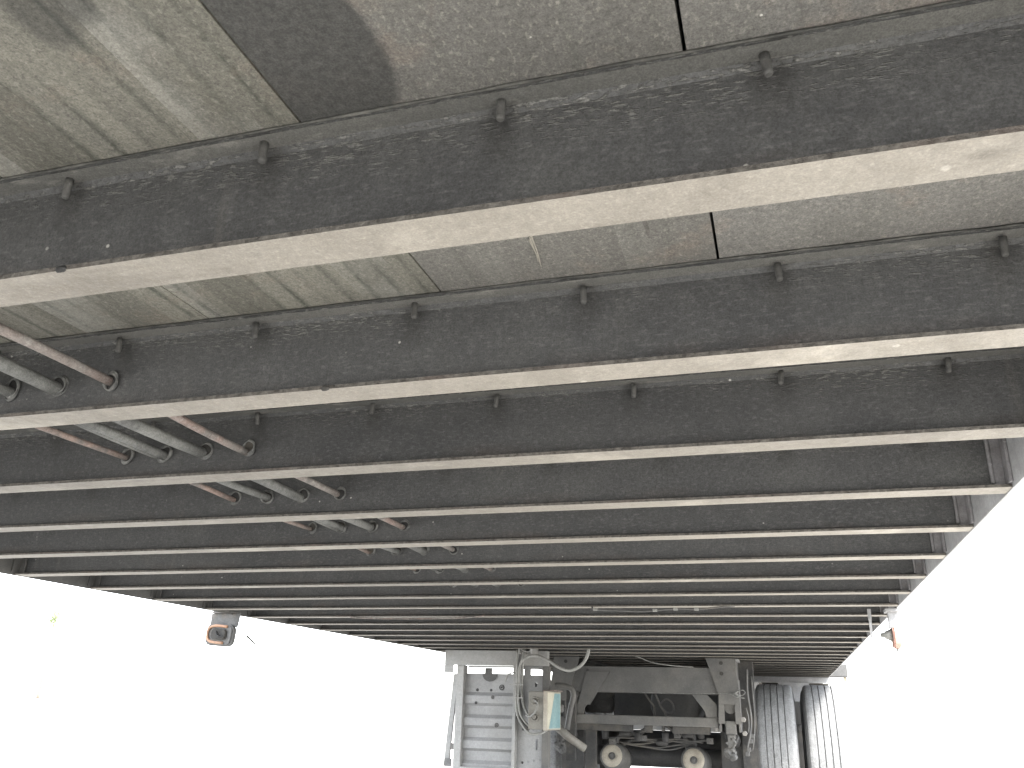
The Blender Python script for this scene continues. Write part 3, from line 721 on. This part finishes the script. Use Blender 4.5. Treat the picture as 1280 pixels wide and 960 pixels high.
rim_me, _ = mesh('wheel', rim_bm(), 'rim'); ty_me, _ = mesh('tyre', tyre_bm(), 'tyre')
for f in ty_me.polygons: f.use_smooth = True
ty_me.set_sharp_from_angle(angle=math.radians(20))
AX = (6.80, 8.04)
for ay in AX:
    bm = bm_new(); lathe(bm, [(0, .05), (.02, .065), (.24, .068), (1.80 - .24, .068), (1.80 - .02, .065), (1.80, .05)], 24, (-1.81, ay, zz(-.312)), 'x'); ax = obj('axle', bm, 'dark', trailer)
    for X in ((lambda x: x), mir):
        a, b = sorted((X(-.27), X(-.14)))
        bm = bm_new(); lathe(bm, [(a, .09), (a + .01, .205), (b, .205)], 36, (0, ay, zz(-.312)), 'x'); obj('brake_drum', bm, 'dark', ax)
        bm = bm_new(); tube(bm, [(X(-.372), ay - .90, zz(-.13)), (X(-.372), ay - .45, zz(-.20)), (X(-.372), ay, zz(-.29)), (X(-.372), ay + .28, zz(-.18))], .045, 8); obj('trailing_arm', bm, 'dark', ax)
        bm = bm_new(); lathe(bm, [(-.11, .10), (-.09, .125), (-.03, .125), (0, .105), (.03, .125), (.09, .125), (.11, .09)], 24, (X(-.372), ay + .28, ZF - .24), 'z'); obj('air_spring', bm, 'rubber', ax)
        for dx in (-.110, .208):
            wh = link('wheel', rim_me, trailer, (X(dx), ay, zz(-.308)))
            if X(dx) < -.91: wh.rotation_euler = (0, 0, PI)
            link('tyre', ty_me, wh, (X(dx), ay, zz(-.308)))
for X in ((lambda x: x), mir):
    a, b = sorted((X(-.455), X(-.300))); bm = bm_new(); box(bm, a, b, 6.16, 6.19, zz(-.45), zz(.30)); obj('dark_blocker', bm, 'rubber', trailer)  # added dark plates keep bright background out of the hanger openings
# inner side clutter beside the tyre (brake lines, slack adjusters)
bm = bm_new(); tube(bm, [(-.255, 6.0, 1.09), (-.262, 6.0, .95), (-.252, 6.05, .80), (-.262, 6.0, .70), (-.285, 6.0, .62)], .0075, 7)
tube(bm, [(-.235, 6.1, 1.05), (-.232, 6.1, .80), (-.245, 6.05, .66), (-.26, 6.1, .60)], .006, 7); tube(bm, [(-.279, 6.0, .854), (-.268, 6.0, .81), (-.266, 6.0, .76), (-.272, 6.0, .71)], .006, 7)
obj('brake_line', bm, 'hosed', trailer)
bm = bm_new()
for (x, z) in ((-.262, .66), (-.275, .61), (-.248, .69), (-.285, .585)): box(bm, x - .012, x + .012, 6.0, 6.05, z - .014, z + .012, 0, .004)
obj('slack_adjuster', bm, 'frame', trailer)
bm = bm_new(); box(bm, -.318, -.222, 6.12, 6.20, zz(-.6), ZF - .002); obj('dark_filler', bm, 'rubber', trailer)  # dark plate added to fill the black zone beside the tyre
# brake chambers with pale ends
def chamber(x, z):
    bm = bm_new(); d = Vector((.05, 1, -.16)).normalized(); o = Vector((x, 6.2, z))
    tube(bm, [o, o + d * .012, o + d * .05, o + d * .11, o + d * .125, o + d * .14, o + d * .24], [.074, .086, .090, .092, .099, .094, .085], 28, smooth=False)
    c = obj('brake_chamber', bm, 'frame', trailer)
    bm = bm_new()
    n = 28; a = d.cross(Vector((0, 0, 1))).normalized(); b = a.cross(d)
    R0 = [(.024, -.001), (.030, -.008), (.064, -.008), (.071, -.001)]
    rings = [[bm.verts.new(o + d * h + r * (math.cos(2*PI*k/n)*a + math.sin(2*PI*k/n)*b)) for k in range(n)] for r, h in R0]
    for A, B in zip(rings, rings[1:]):
        for k in range(n): bm.faces.new((A[k], A[(k+1) % n], B[(k+1) % n], B[k])).smooth = True
    obj('cap_ring', bm, 'ringpale', c)
    bm = bm_new(); tube(bm, [o - d * .018, o - d * .012, o + d * .002], [.010, .014, .014], 8, smooth=False); obj('bolt', bm, 'frame', c)
chamber(-1.182, zz(-.290)); chamber(-.640, zz(-.294))
# valves, brackets and lines tucked in under the lower bar
rc = random.Random(12)
for i in range(11):
    x = -1.22 + i * .072 + rc.uniform(-.02, .02); z = zz(rc.uniform(-.20, -.135)); y = rc.uniform(6.02, 6.25); bm = bm_new()
    if i % 3 == 0: lathe(bm, [(-.03, .012), (-.022, .022), (.02, .024), (.03, .014)], 12, (x, y, z), 'z')
    elif i % 3 == 1: box(bm, x - .022, x + .020, y, y + .04, z - .016, z + .020, 0, .004)
    else: lathe(bm, [(-.04, .010), (-.03, .019), (.03, .019), (.04, .010)], 12, (x, y, z), 'x')
    lathe(bm, [(0, .007), (.03, .007)], 8, (x, y - .02, z), 'y')
    obj('air_valve', bm, ('dark', 'frame', 'dark')[i % 3], trailer)
for i in range(6):
    x0, x1 = rc.uniform(-1.3, -.95), rc.uniform(-.8, -.45); z0 = rc.uniform(-.215, -.13); bm = bm_new()
    tube(bm, [(x0, 6.3, zz(z0)), (x0 * .7 + x1 * .3, 6.27, zz(z0 - rc.uniform(-.03, .03))), (x0 * .3 + x1 * .7, 6.27, zz(z0 - rc.uniform(-.03, .03))), (x1, 6.3, zz(z0 + .01))], .006, 6); obj('brake_line', bm, 'hosed', trailer)
# air hoses
H = [[(-.70, 6.2, .78), (-.688, 6.3, .754), (-.658, 6.3, .709), (-.64, 6.3, .645), (-.637, 6.28, .58)],
     [(-.85, 6.2, .76), (-.828, 6.3, .739), (-.776, 6.3, .696), (-.718, 6.3, .677), (-.693, 6.3, .638), (-.690, 6.28, .58)],
     [(-.91, 6.2, .76), (-.932, 6.3, .741), (-.971, 6.3, .699), (-1.032, 6.3, .672), (-1.115, 6.3, .664), (-1.154, 6.3, .642), (-1.178, 6.28, .58)],
     [(-.93, 6.3, .73), (-.987, 6.4, .687), (-1.049, 6.4, .644), (-1.106, 6.4, .611), (-1.163, 6.35, .578)],
     [(-1.0, 6.45, 1.0), (-.99, 6.5, .93), (-.951, 6.5, .877), (-.93, 6.5, .835), (-.925, 6.4, .75)],
     [(-.924, 6.75, .87), (-.876, 6.75, .905), (-.83, 6.75, .872), (-.832, 6.75, .817), (-.879, 6.75, .816), (-.913, 6.75, .848)],
     [(-.94, 6.6, .95), (-.898, 6.6, .852), (-.865, 6.6, .80), (-.86, 6.5, .74)]]
for i, pts in enumerate(H):
    bm = bm_new(); tube(bm, pts, (.013, .013, .013, .009, .006, .006, .007)[i], 8); obj('air_hose', bm, 'hosed', trailer)
# hose arm and diagonal tube beside the control box
bm = bm_new(); tube(bm, [(-1.40, 5.5, .955), (-1.345, 5.5, .950), (-1.299, 5.5, .935), (-1.284, 5.5, .894), (-1.302, 5.5, .823), (-1.325, 5.5, .70)], .017, 9); obj('air_hose', bm, 'frame', trailer, 'thick grey hose looping beside the control box')
bm = bm_new(); tube(bm, [(-1.40, 5.55, .712), (-1.335, 5.6, .652), (-1.25, 5.66, .590)], .024, 10, smooth=False); obj('support_tube', bm, 'box', trailer, 'dirty tube sloping down from the control box')
bm = bm_new(); lathe(bm, [(0, .022), (.05, .026), (.06, .02)], 14, (-1.39, 5.42, zz(-.0)), 'x'); obj('valve', bm, 'frame', trailer)
bm = bm_new(); box(bm, -1.36, -1.30, 5.62, 5.66, zz(-.30), zz(.12), 0, .004); obj('side_plate', bm, 'rubber', trailer)
bm = bm_new(); box(bm, -1.30, -1.23, 5.9, 5.95, zz(-.40), zz(-.095), 0, .004); obj('side_plate', bm, 'rubber', trailer)
# thin wires on the cross member and the knotted wire on the hanger
bm = bm_new(); tube(bm, [(-.95, 5.84, 1.15), (-.926, 5.84, 1.146), (-.848, 5.84, 1.117), (-.77, 5.84, 1.103), (-.668, 5.845, 1.094), (-.58, 5.845, 1.09)], .004, 6); obj('wire', bm, 'hose', trailer)
bm = bm_new(); tube(bm, [(-.927, 5.82, .928), (-.621, 5.82, .928), (-.422, 5.81, .933), (-.330, 5.81, .931)], .0018, 5)
tube(bm, [(-.345, 5.81, .94), (-.329, 5.80, .936), (-.304, 5.80, .950), (-.279, 5.80, .955), (-.266, 5.80, .942), (-.281, 5.80, .927), (-.311, 5.80, .922), (-.325, 5.80, .935), (-.297, 5.80, .913), (-.273, 5.80, .909)], .0035, 6)
tube(bm, [(-.345, 5.80, .928), (-.32, 5.80, .915), (-.30, 5.80, .92), (-.325, 5.80, .94)], .0035, 6)
obj('wire', bm, 'ring', trailer, 'pale wire twisted in a knot round the hanger')
# mud flap bracket behind the tyres
bm = bm_new(); box(bm, -.42, .47, 8.62, 8.68, zz(.275), zz(.327), 0, .004); mb = obj('mudflap_bracket', bm, 'rail', trailer)
bm = bm_new(); prism(bm, [(-.105, zz(.2745)), (.175, zz(.2745)), (.10, zz(.115)), (.015, zz(.115))], 8.60, 8.62); obj('wedge_plate', bm, 'rail', mb)
bm = bm_new(); box(bm, .030, .088, 8.60, 8.62, zz(-.075), zz(.1145), 0, .003); lathe(bm, [(0, .025), (.04, .03)], 10, (.062, 8.58, zz(-.115)), 'y'); obj('hanging_plate', bm, 'frame', mb)
for X in ((lambda x: x), mir):
    a, b = sorted((X(-.24), X(.34))); bm = bm_new(); box(bm, a, b, 8.70, 8.71, zz(-.62), zz(.274)); obj('mud_flap', bm, 'rubber', trailer)
bm = bm_new(); box(bm, .300, .515, 8.72, 8.9, zz(.335), zz(.445), 0, .006); sb = obj('side_box', bm, 'frame', trailer, 'grey box hanging outside the rail above the wheels')
bm = bm_new(); box(bm, .29, .50, 8.74, 8.88, zz(.295), zz(.3345), 0, .004); obj('lens', bm, 'yellow', sb)  # yellowish block stands in for the warm haze below the box
# rear frame
bm = bm_new(); box(bm, XL - .03, XR + .03, 11.37, 11.45, ZF - .02, ZF + .32, 0, .004); box(bm, -1.9, .1, 11.38, 11.44, .60, .70, 0, .004)
for x in (-1.4, -.45): box(bm, x, x + .08, 11.385, 11.435, .701, ZF - .021)
obj('rear_frame', bm, 'frame', trailer)

# ------------------------------------------------------------------ far tree, nearly lost in the glare
tr = bpy.data.objects.new('small_tree', None); col.objects.link(tr); TP = Vector((-118, 120, 0)); tr.location = TP; WP['small_tree'] = TP
tr['label'] = 'small pale green tree far away at the left, washed out by the bright sky'; tr['category'] = 'tree'
bm = bm_new(); tube(bm, [TP, TP + Vector((.1, 0, 4)), TP + Vector((-.1, .2, 10)), TP + Vector((.1, .1, 13.2))], [.28, .08], 8); obj('trunk', bm, 'bark', tr)
bm = bm_new(); rnd = random.Random(4)
for i in range(1500):
    d = Vector((rnd.gauss(0, 1), rnd.gauss(0, 1), rnd.gauss(0, 1))).normalized() * rnd.random() ** .45
    c = TP + Vector((d.x * 1.3, d.y * 1.3, 12.9 + d.z * 1.7)) + Vector((.3 * math.sin(d.z * 5), 0, 0))
    a = Vector((rnd.gauss(0, 1), rnd.gauss(0, 1), rnd.gauss(0, 1))).normalized(); b = a.orthogonal().normalized()
    s = rnd.uniform(.07, .16); bm.faces.new([bm.verts.new(c + q) for q in (a * s, b * s * .6, -a * s, -b * s * .6)])
obj('crown', bm, 'leaf', tr)
